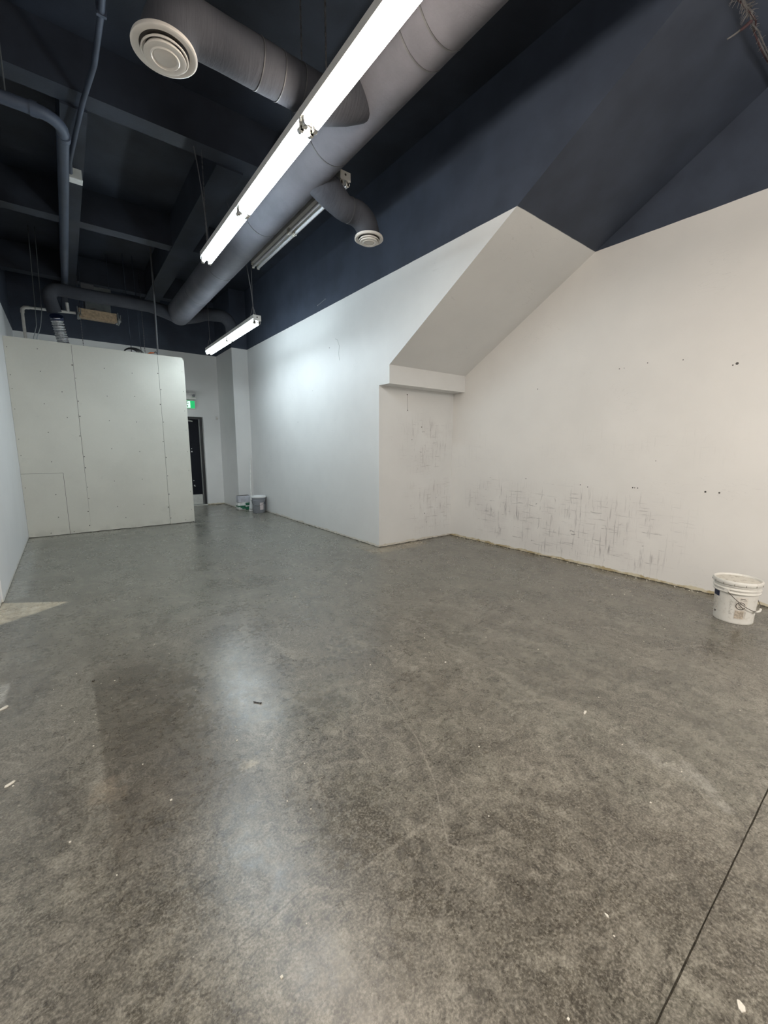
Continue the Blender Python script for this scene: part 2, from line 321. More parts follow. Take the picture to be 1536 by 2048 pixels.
M['brownrag'] = simple('frayed_red_brown_fibre', (0.055, 0.026, 0.030), 0.8, var=0.3)
M['fibre'] = simple('frayed_pale_fibre', (0.12, 0.115, 0.115), 0.8, var=0.3)

# ------------------------------------------------------------------ mesh helpers
C = scene.collection
def obj(name, bm, m, parent=None, loc=None, smooth=None):
    me = bpy.data.meshes.new(name)
    bmesh.ops.recalc_face_normals(bm, faces=bm.faces)
    bm.to_mesh(me); bm.free()
    for mm in (m if isinstance(m, (list, tuple)) else [m]): me.materials.append(mm)
    o = bpy.data.objects.new(name, me); C.objects.link(o)
    if parent is not None: o.parent = parent
    if loc is not None: o.location = loc
    if smooth:
        for p in me.polygons: p.use_smooth = True
        me.set_sharp_from_angle(angle=math.radians(smooth))
    return o
def tag(o, label=None, cat=None, group=None, kind=None):
    if label: o['label'] = label
    if cat: o['category'] = cat
    if group: o['group'] = group
    if kind: o['kind'] = kind
    return o
def empty(name, loc, label, cat, group=None, rz=0):
    o = bpy.data.objects.new(name, None); C.objects.link(o); o.location = loc; o.rotation_euler = (0, 0, rz); o.empty_display_size = 0.1
    return tag(o, label, cat, group)
def B(bm, x0, x1, y0, y1, z0, z1, mi=0, bev=0.0):
    r = bmesh.ops.create_cube(bm, size=1.0); vs = r['verts']
    for v in vs: v.co = Vector(((x0 + x1) / 2 + v.co.x * (x1 - x0), (y0 + y1) / 2 + v.co.y * (y1 - y0), (z0 + z1) / 2 + v.co.z * (z1 - z0)))
    fs = {f for v in vs for f in v.link_faces}
    for f in fs: f.material_index = mi
    if bev: bmesh.ops.bevel(bm, geom=list({e for f in fs for e in f.edges}), offset=bev, segments=2, affect='EDGES', profile=0.5)
    return vs
def box(x0, x1, y0, y1, z0, z1, bev=0.0):
    bm = bmesh.new(); B(bm, x0, x1, y0, y1, z0, z1, 0, bev); return bm
def prism(pts, axis, a, b):
    """extrude a 2-D outline along axis ('x' or 'y' or 'z')"""
    bm = bmesh.new()
    def P3(p, t):
        return {'x': (t, p[0], p[1]), 'y': (p[0], t, p[1]), 'z': (p[0], p[1], t)}[axis]
    A = [bm.verts.new(P3(p, a)) for p in pts]; Bv = [bm.verts.new(P3(p, b)) for p in pts]
    bm.faces.new(A); bm.faces.new(Bv[::-1])
    for i in range(len(pts)): bm.faces.new((A[i], A[(i + 1) % len(pts)], Bv[(i + 1) % len(pts)], Bv[i]))
    return bm
def tube(bm, pts, r, seg=10, cap=True, mi=0):
    pts = [Vector(p) for p in pts]; rs = r if isinstance(r, (list, tuple)) else [r] * len(pts)
    rings = []; prev = None
    for i, p in enumerate(pts):
        d = (pts[min(i + 1, len(pts) - 1)] - pts[max(i - 1, 0)]).normalized()
        if prev is None:
            up = Vector((0, 0, 1)) if abs(d.z) < 0.9 else Vector((1, 0, 0)); a = d.cross(up).normalized()
        else:
            a = (prev - d * prev.dot(d)).normalized()
        prev = a; b = d.cross(a)
        rings.append([bm.verts.new(p + (a * math.cos(2 * math.pi * k / seg) + b * math.sin(2 * math.pi * k / seg)) * rs[i]) for k in range(seg)])
    for i in range(len(rings) - 1):
        for k in range(seg):
            f = bm.faces.new((rings[i][k], rings[i][(k + 1) % seg], rings[i + 1][(k + 1) % seg], rings[i + 1][k])); f.material_index = mi
    if cap:
        bm.faces.new(rings[0][::-1]).material_index = mi; bm.faces.new(rings[-1]).material_index = mi
    return bm
def tb(pts, r, seg=10): return tube(bmesh.new(), pts, r, seg)
def lathe(bm, prof, seg=48, c=(0, 0, 0), mi=0):
    rings = []
    for (r, z) in prof:
        if r < 1e-5: rings.append([bm.verts.new((c[0], c[1], c[2] + z))])
        else: rings.append([bm.verts.new((c[0] + r * math.cos(2 * math.pi * k / seg), c[1] + r * math.sin(2 * math.pi * k / seg), c[2] + z)) for k in range(seg)])
    for a, b in zip(rings, rings[1:]):
        if len(a) == 1 and len(b) == 1: continue
        for k in range(seg):
            if len(a) == 1: f = bm.faces.new((a[0], b[k], b[(k + 1) % seg]))
            elif len(b) == 1: f = bm.faces.new((a[k], a[(k + 1) % seg], b[0]))
            else: f = bm.faces.new((a[k], a[(k + 1) % seg], b[(k + 1) % seg], b[k]))
            f.material_index = mi
    return bm
def arc(c, r, a0, a1, n, plane):
    out = []
    for i in range(n + 1):
        a = math.radians(a0 + (a1 - a0) * i / n); u, v = r * math.cos(a), r * math.sin(a)
        out.append({'xz': (c[0] + u, c[1], c[2] + v), 'yz': (c[0], c[1] + u, c[2] + v), 'xy': (c[0] + u, c[1] + v, c[2])}[plane])
    return out

# ------------------------------------------------------------------ key dimensions (metres)
XL, XA, XB = -0.58, 3.491, 4.96
YB, YC, YE, YPIL, YP = -7.0, 4.682, 10.857, 9.685, 8.502
CEIL = 4.85
def structure(name, bm, m, parent=None, smooth=None):
    o = obj(name, bm, m, parent, smooth=smooth)
    if parent is None: o['kind'] = 'structure'
    return o

# floor: two cast slabs with a sawn joint between them
bm = bmesh.new(); B(bm, XL - 0.15, XB + 0.15, 0.243, YE + 0.6, -0.12, 0.0); 
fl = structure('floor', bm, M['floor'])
n_ = 90; bm = bmesh.new(); x0, x1 = XL - 0.15, XB + 0.15
top = []; bot = []
for i in range(n_ + 1):
    x = x0 + (x1 - x0) * i / n_; w = 0.2395 - random.random() * 0.0028
    top.append(bm.verts.new((x, w, 0.0))); bot.append(bm.verts.new((x, w - 0.0005, -0.02)))
bk = [bm.verts.new((x0 + (x1 - x0) * i / n_, YB - 0.2, 0.0)) for i in range(n_ + 1)]
for i in range(n_):
    bm.faces.new((top[i], top[i + 1], bk[i + 1], bk[i])); bm.faces.new((top[i + 1], top[i], bot[i], bot[i + 1]))
obj('slab', bm, M['floor'], fl)
obj('joint_filler', box(x0, x1, 0.225, 0.26, -0.03, -0.005), M['groove'], fl)

# left wall: nearer length set back a little from the farther one
bm = bmesh.new(); B(bm, XL - 0.15, XL, 5.04, YE + 0.15, 0, CEIL); B(bm, XL - 0.15, XL + 0.004 - 0.016, YB, 5.045, 0, CEIL)
structure('wall_left', bm, M['wall_left'])
structure('wall_right', box(XB, XB + 0.15, YB, YC + 0.05, 0, CEIL), M['wall_right'])
structure('wall_back', box(XL, XB, YB - 0.15, YB, 0, CEIL), M['wall_right'])
structure('wall_middle', box(XA, XB + 0.15, YC, YE + 0.15, 0, CEIL), M['wall_middle'])
# sloping boxed-in underside of a stair and the beam below it
sl = (3.62 - 2.514) / (2.569 - 4.451)
yt = 2.569 + (CEIL - 3.62) / sl
structure('wall_bulkhead', prism([(YC, 2.274), (YC, CEIL), (yt, CEIL), (2.569, 3.62), (4.451, 2.514), (4.451, 2.274)], 'x', XA, XB), M['wall_middle'])
structure('wall_pilaster', box(3.138, XA, YPIL, YE, 0, CEIL), M['wall_middle'])
# exit wall with door opening
DX0, DX1, DZ = 1.72, 2.745, 2.16
bm = bmesh.new(); B(bm, XL, DX0, YE, YE + 0.2, 0, CEIL); B(bm, DX1, XA, YE, YE + 0.2, 0, CEIL); B(bm, DX0, DX1, YE, YE + 0.2, DZ, CEIL)
structure('wall_exit', bm, M['wall_exit'])
# ceiling with beams
ce = structure('ceiling', box(XL - 0.15, XB + 0.15, YB - 0.15, YE + 0.35, CEIL, CEIL + 0.12), M['black'])
for (y0, y1) in ((4.78, 4.98), (7.3, 7.5), (9.8, 10.0)):
    obj('beam', box(XL, 2.25, y0, y1, 4.42, CEIL + 0.01), M['black'], ce)
obj('beam', box(0.24, 0.44, 4.98, YE, 4.40, CEIL + 0.01), M['black'], ce)
obj('beam', box(1.56, 1.84, 4.98, YE, 4.40, CEIL + 0.01), M['black'], ce)

# ------------------------------------------------------------------ drywall partition
PT, PX1 = 3.055, 1.867
pw = tag(obj('wall_partition', box(XL, PX1 - 0.004, YP + 0.014, YP + 0.12, 0.0, PT - 0.006), M['board']), kind='structure')
J1, J2, PNX, PNZ = 0.232, 1.452, -0.055, 1.016
def rough_prism(outline, y0, y1):
    return prism(outline, 'y', y0, y1)
g = 0.0022
random.seed(3)
topz = lambda x: PT - 0.012 * (x > 0.2) + random.uniform(-0.006, 0.004)
o1 = [(XL + 0.002, PNZ + g), (PNX + g, PNZ + g), (PNX + g + 0.002, 0.008), (J1 - g + 0.004, 0.012), (J1 - g, 1.2), (J1 - g, PT), (XL + 0.002, PT)]
b1 = obj('drywall_board', rough_prism(o1, YP, YP + 0.014), M['board'], pw)
xs = [J1 + g + (J2 - g - J1 - g) * i / 10 for i in range(11)]
o2 = [(x, 0.010 + random.uniform(-0.003, 0.006)) for x in xs] + [(x, topz(x)) for x in reversed(xs)]
b2 = obj('drywall_board', rough_prism(o2, YP, YP + 0.014), M['board'], pw)
o3 = [(J2 + g, 0.010), (PX1 - 0.012, 0.014), (PX1, 0.03), (PX1, PT - 0.05), (PX1 - 0.02, PT - 0.008), (J2 + g, PT - 0.012)]
b3 = obj('drywall_board', rough_prism(o3, YP, YP + 0.014), M['board'], pw)
obj('access_panel', rough_prism([(XL + 0.002, 0.012), (-0.35, 0.006), (PNX - g + 0.002, 0.010), (PNX - g, PNZ - g), (XL + 0.002, PNZ - g)], YP + 0.001, YP + 0.014), M['board'], pw)
obj('end_board', box(PX1, PX1 + 0.013, YP + 0.001, YP + 0.12, 0.012, PT - 0.03), M['board'], pw)
obj('wall_joint_backing', box(XL, PX1, YP + 0.0125, YP + 0.0145, 0.0, PT - 0.02), M['screw'], pw)
bm = bmesh.new()
def dimple(x, z, r=0.006):
    lathe_pts = [bm.verts.new((x + r * math.cos(a * math.pi / 4), YP - 0.0012, z + r * math.sin(a * math.pi / 4))) for a in range(8)]
    ctr = bm.verts.new((x, YP + 0.0005, z))
    ring2 = [bm.verts.new((x + 1.2 * r * math.cos(a * math.pi / 4), YP + 0.001, z + 1.2 * r * math.sin(a * math.pi / 4))) for a in range(8)]
    bm.faces.new(lathe_pts)
    for a in range(8): bm.faces.new((lathe_pts[a], lathe_pts[(a + 1) % 8], ring2[(a + 1) % 8], ring2[a]))
    bm.verts.remove(ctr)
for z in (2.72, 2.28, 1.85, 1.38, 0.87, 0.42):
    for x in (0.64, 1.045): dimple(x + random.uniform(-.01, .01), z + random.uniform(-.03, .03))
for z in (2.92, 2.59, 2.10, 1.66, 1.20, 0.67, 0.30): dimple(-0.19 + random.uniform(-.01, .01), z)
for x in (J1, J2):
    z = 0.12
    while z < PT - 0.1:
        dimple(x + random.choice((-1, 1)) * 0.014, z, random.uniform(0.005, 0.009)); z += random.uniform(0.18, 0.36)
for z in (2.8, 2.45, 2.1, 1.75, 1.35, 1.0, 0.6, 0.25): dimple(PX1 - 0.03, z, 0.005)
for z in (2.9, 2.5, 2.3, 2.0, 1.55, 1.3, 0.8): dimple(XL + 0.035, z, 0.005)
for x, z in ((1.72, 0.06), (0.0, 0.04), (-0.3, 0.05), (0.75, 0.2), (0.05, 2.3), (0.08, 1.9)): dimple(x, z, 0.006)
sc = obj('screw_heads', bm, M['screw'], pw); sc['kind'] = 'stuff'

# ------------------------------------------------------------------ exit door
dy = YE + 0.13
fr = obj('door_1', prism([(DX0, 0), (DX0 + 0.05, 0), (DX0 + 0.05, DZ - 0.05), (DX1 - 0.055, DZ - 0.05), (DX1 - 0.055, 0), (DX1, 0), (DX1, DZ), (DX0, DZ)], 'y', dy - 0.03, dy + 0.06), M['frameblack'])
fr['kind'] = 'structure'
leaf = obj('door_leaf', box(DX0 + 0.055, DX1 - 0.085, dy, dy + 0.045, 0.02, DZ - 0.055, 0.003), M['doorblack'], fr)
obj('door_stop', box(DX1 - 0.084, DX1 - 0.056, dy - 0.012, dy + 0.03, 0.0, DZ - 0.052), M['edge'], fr)
obj('kick_plate', box(DX0 + 0.06, DX1 - 0.09, dy - 0.006, dy, 0.025, 0.27, 0.002), M['kick'], leaf)
bm = tube(bmesh.new(), [(2.16, dy - 0.06, 2.075), (2.52, dy - 0.05, 2.055)], 0.010, 8); B(bm, 2.1, 2.30, dy - 0.055, dy - 0.001, 2.02, 2.065, 0, 0.006); tube(bm, [(2.52, dy - 0.05, 2.06), (2.36, dy - 0.015, 2.10)], 0.008, 8)
cl = obj('door_closer', bm, M['kick'], leaf)
bm = bmesh.new()
for (x, z, r) in ((2.47, 1.40, 0.010), (2.47, 1.33, 0.016), (2.47, 0.62, 0.010), (2.48, 0.50, 0.014), (2.49, 0.48, 0.012)):
    tube(bm, [(x, dy - 0.004, z), (x, dy + 0.002, z)], r, 12)
obj('filled_hole', bm, M['kick'], leaf)
obj('threshold', box(DX0, DX1, YE + 0.02, dy + 0.05, 0.0, 0.018, 0.004), M['kick'], fr)

# ------------------------------------------------------------------ exit sign and emergency lamp
el = empty('emergency_light', (2.42, YE, 2.63), 'white emergency light box with round lamp head, on the wall above the green sign', 'emergency light')
obj('housing', box(-0.18, 0.18, -0.075, 0.0, -0.075, 0.085, 0.008), M['plastic_white'], el)
for sx in (-1, 1):
    bm = lathe(bmesh.new(), [(0, -0.02), (0.030, -0.02), (0.044, 0.0), (0.044, 0.02), (0.034, 0.045), (0, 0.05)], 24); bmesh.ops.rotate(bm, verts=bm.verts, matrix=Matrix.Rotation(math.radians(90), 3, 'X'))
    h = obj('lamp_head', bm, M['plastic_white'], el, (sx * 0.11, -0.10, 0.005), 40)
    bm = lathe(bmesh.new(), [(0, 0.021), (0.032, 0.018), (0.034, 0.0), (0, 0.0)], 24); bmesh.ops.rotate(bm, verts=bm.verts, matrix=Matrix.Rotation(math.radians(90), 3, 'X'))
    ln = obj('lens', bm, M['lens'], h, (0, -0.022 - 0.02, 0), 40)
es = empty('exit_sign', (2.38, YE, 2.44), 'lit green and white running figure exit sign above the black door', 'sign')
obj('housing', box(-0.20, 0.20, -0.05, 0.0, -0.105, 0.1, 0.006), M['plastic_white'], es)
fp = obj('face', box(-0.185, 0.185, -0.055, -0.049, -0.088, 0.085), M['sign_green'], es)
obj('doorway_panel', box(-0.06, 0.085, -0.059, -0.054, -0.078, 0.076), M['sign_white'], es)
bm = bmesh.new()
def limb(a, b, r): tube(bm, [(a[0], -0.061, a[1]), (b[0], -0.061, b[1])], r, 8)
limb((0.005, 0.035), (-0.008, -0.012), 0.013); limb((-0.008, -0.012), (0.03, -0.03), 0.008); limb((0.03, -0.03), (0.022, -0.065), 0.007)
limb((-0.008, -0.012), (-0.032, -0.035), 0.008); limb((-0.032, -0.035), (-0.05, -0.060), 0.007)
limb((0.005, 0.033), (0.036, 0.016), 0.006); limb((0.036, 0.016), (0.048, 0.034), 0.005); limb((0.004, 0.033), (-0.03, 0.024), 0.006); limb((-0.03, 0.024), (-0.04, -0.002), 0.005)
bmesh.ops.create_icosphere(bm, subdivisions=2, radius=0.012, matrix=Matrix.Translation((0.016, -0.061, 0.058)))
obj('running_figure', bm, M['sign_man'], es)
sd = empty('wall_sensor', (3.065, YE, 2.155), 'small round white sensor on the grey wall right of the door', 'sensor')
bm = bmesh.new(); B(bm, -0.028, 0.028, -0.03, 0, -0.045, 0.045, 0, 0.012); obj('case', bm, M['plastic_white'], sd)
bm = bmesh.new(); bmesh.ops.create_uvsphere(bm, u_segments=16, v_segments=10, radius=0.02, matrix=Matrix.Translation((0, -0.026, -0.008))); obj('dome', bm, M['label_pale'], sd, smooth=60)

# ------------------------------------------------------------------ ducts
DXC, DZC, DR = 1.905, 3.875, 0.203
DEND = 8.75
KD = 1.0316
def KP(p, k=KD): return (p[0] * k, p[1] * k, 1.43 + (p[2] - 1.43) * k)
def dome_pts(yend, r):
    return [(yend + r * 0.55 * math.sin(math.radians(a)), r * math.cos(math.radians(a))) for a in (15, 30, 45, 60, 75, 86)]
du = empty('air_duct', (DXC, 3.0, DZC), 'long round charcoal wrapped main duct running beside the ceiling lights', 'duct')
def W(o): 
    o.matrix_parent_inverse = o.parent.matrix_world.inverted(); return o
du.matrix_world = Matrix.Translation((DXC, 3.0, DZC)); bpy.context.view_layer.update()
pts = [(DXC, YB + 0.02, DZC)] + [(DXC, y * 0.25, DZC) for y in range(-26, 32)] + [(DXC, DEND - 0.02, DZC), (DXC, DEND, DZC)]
rs = [DR] * len(pts)
for (y, r) in dome_pts(DEND, DR): pts.append((DXC, y, DZC)); rs.append(r)
W(obj('duct_run', tube(bmesh.new(), pts, rs, 40), M['duct'], du, smooth=50))
for y in (0.35, 1.16, 1.95, 2.12, 3.2, 4.62, 6.1, 7.3):
    t = random.uniform(-.02, .02)
    W(obj('seam_band', tube(bmesh.new(), [(DXC, y, DZC), (DXC, y + 0.010, DZC)], DR + 0.0025, 40), M['seam'], du, smooth=50))
for y in (1.3, 3.9, 6.6):
    W(obj('hanger_strap', tb([(DXC, y, DZC + DR - 0.01), (DXC, y, CEIL)], 0.006, 6), M['pipe_black'], du))
def branch(name, yb, x_to, sgn, zc, r, z_bot, rt):
    """round branch from the main run going sideways, turning down at x_to"""
    R_ = 0.17
    p = [(DXC + sgn * 0.02, yb, zc + 0.19), (DXC + sgn * (DR + 0.02), yb, zc + 0.08), (DXC + sgn * (DR + 0.16), yb, zc)]
    rr = [rt, rt, r]
    xe = x_to - sgn * R_; n2 = 6
    for i in range(1, n2 + 1):
        t = i / n2; p.append((p[2][0] + (xe - p[2][0]) * t, yb, zc)); rr.append(r * (1 + 0.012 * math.sin(i * 2.3)))
    for i in range(1, 9):
        a = math.radians(90 * i / 8); p.append((xe + sgn * R_ * math.sin(a), yb, zc - R_ + R_ * math.cos(a))); rr.append(r * (1.02 if i < 6 else 0.98))
    p.append((x_to, yb, z_bot)); rr.append(r * 0.97)
    return W(obj(name, tube(bmesh.new(), p, rr, 28), M['branch'], du, smooth=60))
branch('branch_duct', 2.66, 0.60, -1, 3.64, 0.118, 3.475, 0.135)
branch('branch_duct', 3.60, 2.56, 1, 3.64, 0.108, 3.475, 0.130)
for (y0, k) in ((2.66, -1), (3.60, 1)):
    for j in range(4):
        x = DXC + k * (0.42 + 0.13 * j)
        if (k > 0 and x > 2.36) or (k < 0 and x < 0.82): continue
        W(obj('seam_band', tube(bmesh.new(), [(x, y0, 3.64), (x + 0.006, y0, 3.64)], 0.1215 if k < 0 else 0.111, 28), M['seam'], du, smooth=50))
# far cross ducts
def cross(pts_, r): return W(obj('branch_duct', tube(bmesh.new(), [KP(q) for q in pts_], r, 22), M['branch'], du, smooth=60))
xa = 0.02
p = [(1.765, 8.46, 3.76), (1.585, 8.48, 3.80), (1.395, 8.54, 3.85), (1.0, 8.58, 3.86), (0.5, 8.6, 3.86), (xa + 0.2, 8.6, 3.87)] + \
    [(xa + 0.14 - 0.14 * math.sin(math.radians(a)), 8.6, 3.73 + 0.14 * math.cos(math.radians(a))) for a in (20, 45, 70, 90)] + [(xa + 0.05, 8.65, 3.53)]
cross(p, [0.13, 0.115] + [0.10] * (len(p) - 2))
p = [(1.925, 8.42, 3.76), (2.105, 8.42, 3.80), (2.295, 8.42, 3.86), (2.55, 8.42, 3.88)] + [(2.55 + 0.2 * math.sin(math.radians(a)), 8.42, 3.68 + 0.2 * math.cos(math.radians(a))) for a in (20, 45, 70, 90)] + [(2.76, 8.42, 3.56)]
cross(p, [0.14, 0.13] + [0.115] * (len(p) - 2))
# diffusers
def diffuser(x, y, z, label, D=0.145):
    t = empty('ceiling_diffuser', (x, y, z), label, 'air diffuser', 'round ceiling diffusers on the branch ducts')
    obj('flange', lathe(bmesh.new(), [(D * 0.84, 0.028), (D * 0.97, 0.020), (D, 0.008), (D, 0.0), (D * 0.94, -0.004), (D * 0.76, 0.004), (D * 0.74, 0.012), (D * 0.76, 0.028), (D * 0.84, 0.028)], 56), M['diffuser'], t, smooth=40)
    obj('throat', lathe(bmesh.new(), [(D * 0.77, 0.03), (D * 0.77, 0.012), (D * 0.2, 0.016), (0, 0.016)], 40), M['diffuser_gap'], t, smooth=40)
    obj('cone_ring', lathe(bmesh.new(), [(D * 0.58, 0.010), (D * 0.715, -0.010), (D * 0.72, -0.017), (D * 0.69, -0.018), (D * 0.58, -0.002), (D * 0.58, 0.010)], 56), M['diffuser'], t, smooth=40)
    obj('centre_disc', lathe(bmesh.new(), [(0, -0.029), (D * 0.30, -0.030), (D * 0.345, -0.026), (D * 0.375, -0.028), (D * 0.41, -0.034), (D * 0.45, -0.029), (D * 0.60, -0.031), (D * 0.635, -0.030), (D * 0.64, -0.024), (D * 0.56, -0.004), (0, 0.004)], 56), M['diffuser'], t, smooth=40)
    obj('stem', tb([(0, 0, -0.012), (0, 0, 0.03)], 0.012, 10), M['galv'], t)
    return t
diffuser(0.60, 2.66, 3.45, 'large cream round diffuser at upper left of the long light row', 0.155)
diffuser(2.56, 3.60, 3.45, 'white round diffuser on the short branch right of the main duct', 0.140)
# foil flex duct behind the partition top
fx = empty('flex_duct', (0.2, 8.8, 2.9), 'silver corrugated flex duct dropping behind the partition', 'duct')
fx.matrix_world = Matrix.Translation((0.2, 8.8, 2.9)); bpy.context.view_layer.update()
a, b = Vector(KP((0.085, 8.72, 3.46))), Vector(KP((0.21, 8.82, 2.80))); pts = []; rs = []
N = 130
for i in range(N + 1):
    t = i / N; q = a.lerp(b, t); q.z -= 0.05 * math.sin(t * math.pi); pts.append(q); rs.append(0.080 + 0.007 * math.sin(i * 2 * math.pi / 6.0) + random.uniform(-0.002, 0.002))
W(obj('flex_sleeve', tube(bmesh.new(), pts, rs, 24), M['foil'], fx, smooth=60))
W(obj('tape_collar', tube(bmesh.new(), [a + Vector((0, -0.015, 0.03)), a + Vector((0.006, 0.035, -0.03))], 0.092, 20), M['navy'], fx, smooth=50))

# ------------------------------------------------------------------ strip lights
def strip_light(loc, L, label, seg_m, hangers, group='twin tube strip lights hanging in rows', side=0.058, segs=(0, 1)):
    """loc = centre of the housing underside; runs along y"""
    t = empty('strip_light', loc, label, 'light', group)
    w, h = 0.054, 0.062
    prof = [(-w, 0.014), (-w, h), (w, h), (w, 0.014), (w * 0.45, -0.004), (-w * 0.45, -0.004)]
    obj('housing', prism(prof, 'y', -L / 2, L / 2), M['housing'], t)
    for e in (-1, 1):
        ep = obj('end_plate', box(-w - 0.001, w + 0.001, e * L / 2 - 0.002, e * L / 2 + 0.002, -0.012, h + 0.001), M['housing'], t)
        obj('knockout', tb([(0.0, e * (L / 2 + 0.0015), 0.034), (0.0, e * (L / 2 + 0.004), 0.034)], 0.010, 12), M['screw'], ep)
    half = L / 2
    for s in segs:
        y0, y1 = -half + s * half + 0.030, -half + (s + 1) * half - 0.030
        for sx in (-1, 1):
            tu = obj('tube', tube(bmesh.new(), [(sx * 0.034, y0, -0.032), (sx * 0.034, y1, -0.032)], 0.0165, 8, False), seg_m[s], t, smooth=50)
            for yy, d in ((y0, 1), (y1, -1)):
                obj('end_cap', tb([(sx * 0.034, yy - d * 0.004, -0.032), (sx * 0.034, yy + d * 0.016, -0.032)], 0.0172, 14), M['capmetal'], tu, smooth=50)
                bm = bmesh.new(); B(bm, sx * 0.034 - 0.012, sx * 0.034 + 0.012, yy - d * 0.022, yy - d * 0.003, -0.050, 0.012, 0, 0.003)
                tube(bm, [(sx * 0.034, yy - d * 0.022, -0.032), (sx * 0.034, yy - d * 0.003, -0.032)], 0.017, 12)
                obj('lampholder', bm, M['socket'], t)
    for hg in hangers:
        kind, y, *rest = hg
        ztop = (rest[0] if rest else CEIL) - loc[2]
        if kind == 'chain':
            bm = bmesh.new(); z = h; k = 0
            tube(bm, [(0, y, h), (0, y, ztop)], 0.0022, 5)
            while z < ztop - 0.03:
                r = 0.006
                if k % 2: B(bm, -0.0015, 0.0015, y - r, y + r, z, z + 0.028, 0)
                else: B(bm, -r, r, y - 0.0015, y + 0.0015, z, z + 0.028, 0)
                z += 0.024; k += 1
            obj('hanger_chain', bm, M['chain'], t)
        elif kind == 'vwire':
            bm = bmesh.new(); tube(bm, [(-0.045, y, h), (0.0, y, h + 0.16), (0, y, ztop)], 0.004, 6); tube(bm, [(0.045, y, h), (0.0, y, h + 0.16)], 0.004, 6)
            obj('hanger_wire', bm, M['chain'], t)
        elif kind == 'cable':
            dx, dyy = rest[1], rest[2]
            ps = []
            for i in range(13):
                u = i / 12; ps.append((dx * u * u, y + dyy * u * u + 0.02 * math.sin(u * 3), h - 0.005 + (ztop - h) * u))
            obj('power_cable', tb(ps, 0.0055, 7), M['cable'], t)
    return t
tF, tM, tW = emis('tube_cool_bright', COOL, E_FAR), emis('tube_cool_dim', COOLW, E_MID), emis('tube_warm', WARM, E_WARM)
tH = emis('tube_cool_hung', COOL, E_HUNG)
LX, LZ = 1.383, 3.417
strip_light((LX, 3.775, LZ), 2.355, 'lit strip light with cool white tubes, below the middle of the main duct', [tM, tF], [('chain', -1.12), ('chain', 1.10, 4.42), ('cable', 1.05, 4.42, -0.08, 0.03)])
strip_light((LX, 1.41, LZ), 2.355, 'lit strip light with warm tubes at the top of the frame', [tW, tW], [('chain', 0.95), ('chain', -1.0)])
tR = emis('tube_neutral', REAR, E_REAR)  # for two added fill lamps far behind the camera, lifting the walls
strip_light((LX, -0.955, LZ), 2.355, 'lit strip light with warm tubes directly behind the warm one in view', [tW, tW], [('chain', 1.0), ('chain', -1.0)])
strip_light((LX, -3.9, LZ), 2.425, 'lit neutral strip light of the duct row, far behind the viewpoint', [tR, tR], [('chain', 1.0), ('chain', -1.0)])
strip_light((2.6, -3.9, LZ), 2.425, 'lit neutral strip light of the second row, far behind the viewpoint', [tR, tR], [('chain', 1.0), ('chain', -1.0)])
strip_light((2.265, 7.06, 3.165), 2.44, 'lit strip light hanging alone on wires near the exit wall', [tH, tH], [('vwire', -1.08), ('vwire', 1.10), ('cable', -1.10, CEIL, -0.35, 0.1)])
tB = emis('tube_cool_back', COOLW, 24.0)  # added fill lamp, unseen, brightens the corridor and exit wall
lb = strip_light((0.95, 9.75, 1.98), 1.3, 'lit strip light hidden low behind the drywall partition', [tB, tB], [('chain', 0.5), ('chain', -0.5)])
lb.rotation_euler = (0, 0, math.radians(90))
strip_light((2.27, 4.70, 3.865), 2.28, 'unlit grey strip light right of the main duct', [M['unlit'], M['unlit']], [('chain', -0.95), ('chain', 0.95)])


# ------------------------------------------------------------------ ceiling pipes and conduits
def pipe(name, pts_, r, m, label, cat='pipe', seg=14, group=None):
    o = obj(name, tb(pts_, r, seg), m, smooth=50); return tag(o, label, cat, group)
zc = 4.12
drain = empty('drain_pipe', (0.246, 4.72, zc), 'thick black pipe from the left wall with an elbow running to the back', 'pipe')
p = [(XL - 0.02, 4.60, zc), (-0.3, 4.60, zc), (0.06, 4.60, zc)] + [(0.06 + 0.17 * math.sin(math.radians(a)), 4.77 - 0.17 * math.cos(math.radians(a)), zc) for a in (15, 30, 45, 60, 75, 90)] + [(0.235, 5.5, zc), (0.24, 7.0, zc), (0.25, YE + 0.02, zc)]
o = obj('pipe_run', tb([(a_[0] - 0.24, a_[1] - 4.6, a_[2] - zc) for a_ in p], 0.047, 18), M['pipe_black'], drain, smooth=50)
for (xx, yy) in ((0.02, 0),):
    pass
obj('coupling', tb([(-0.22, 0, 0), (-0.17, 0, 0)], 0.054, 18), M['pipe_black'], drain, smooth=50)
obj('coupling', tb([(-0.005, 0.20, 0), (-0.004, 0.26, 0)], 0.054, 18), M['pipe_black'], drain, smooth=50)
obj('hanger_rod', tb([(-0.36, 0, 0.04), (-0.36, 0, CEIL - zc)], 0.006, 6), M['edge'], drain)
obj('hanger_rod', tb([(0.0, 2.4, 0.04), (0.0, 2.4, CEIL - zc)], 0.006, 6), M['pipe_black'], drain)
obj('hanger_rod', tb([(0.005, 4.5, 0.04), (0.005, 4.5, CEIL - zc)], 0.006, 6), M['pipe_black'], drain)
cd = empty('cable_bundle', (0.4, 4.0, 4.3), 'thin black cable running along the ceiling to the small white box', 'cable')
p = [(0.46, YB + 0.05, 4.40), (0.46, 1.5, 4.38), (0.46, 3.0, 4.37), (0.47, 3.8, 4.36), (0.455, 4.3, 4.36), (0.40, 4.75, 4.36), (0.355, 5.2, 4.34), (0.31, 5.75, 4.33), (0.32, 5.94, 4.33)]
obj('cable_run', tb([(a_[0] - 0.4, a_[1] - 4.0, a_[2] - 4.3) for a_ in p], 0.021, 10), M['pipe_black'], cd, smooth=50)
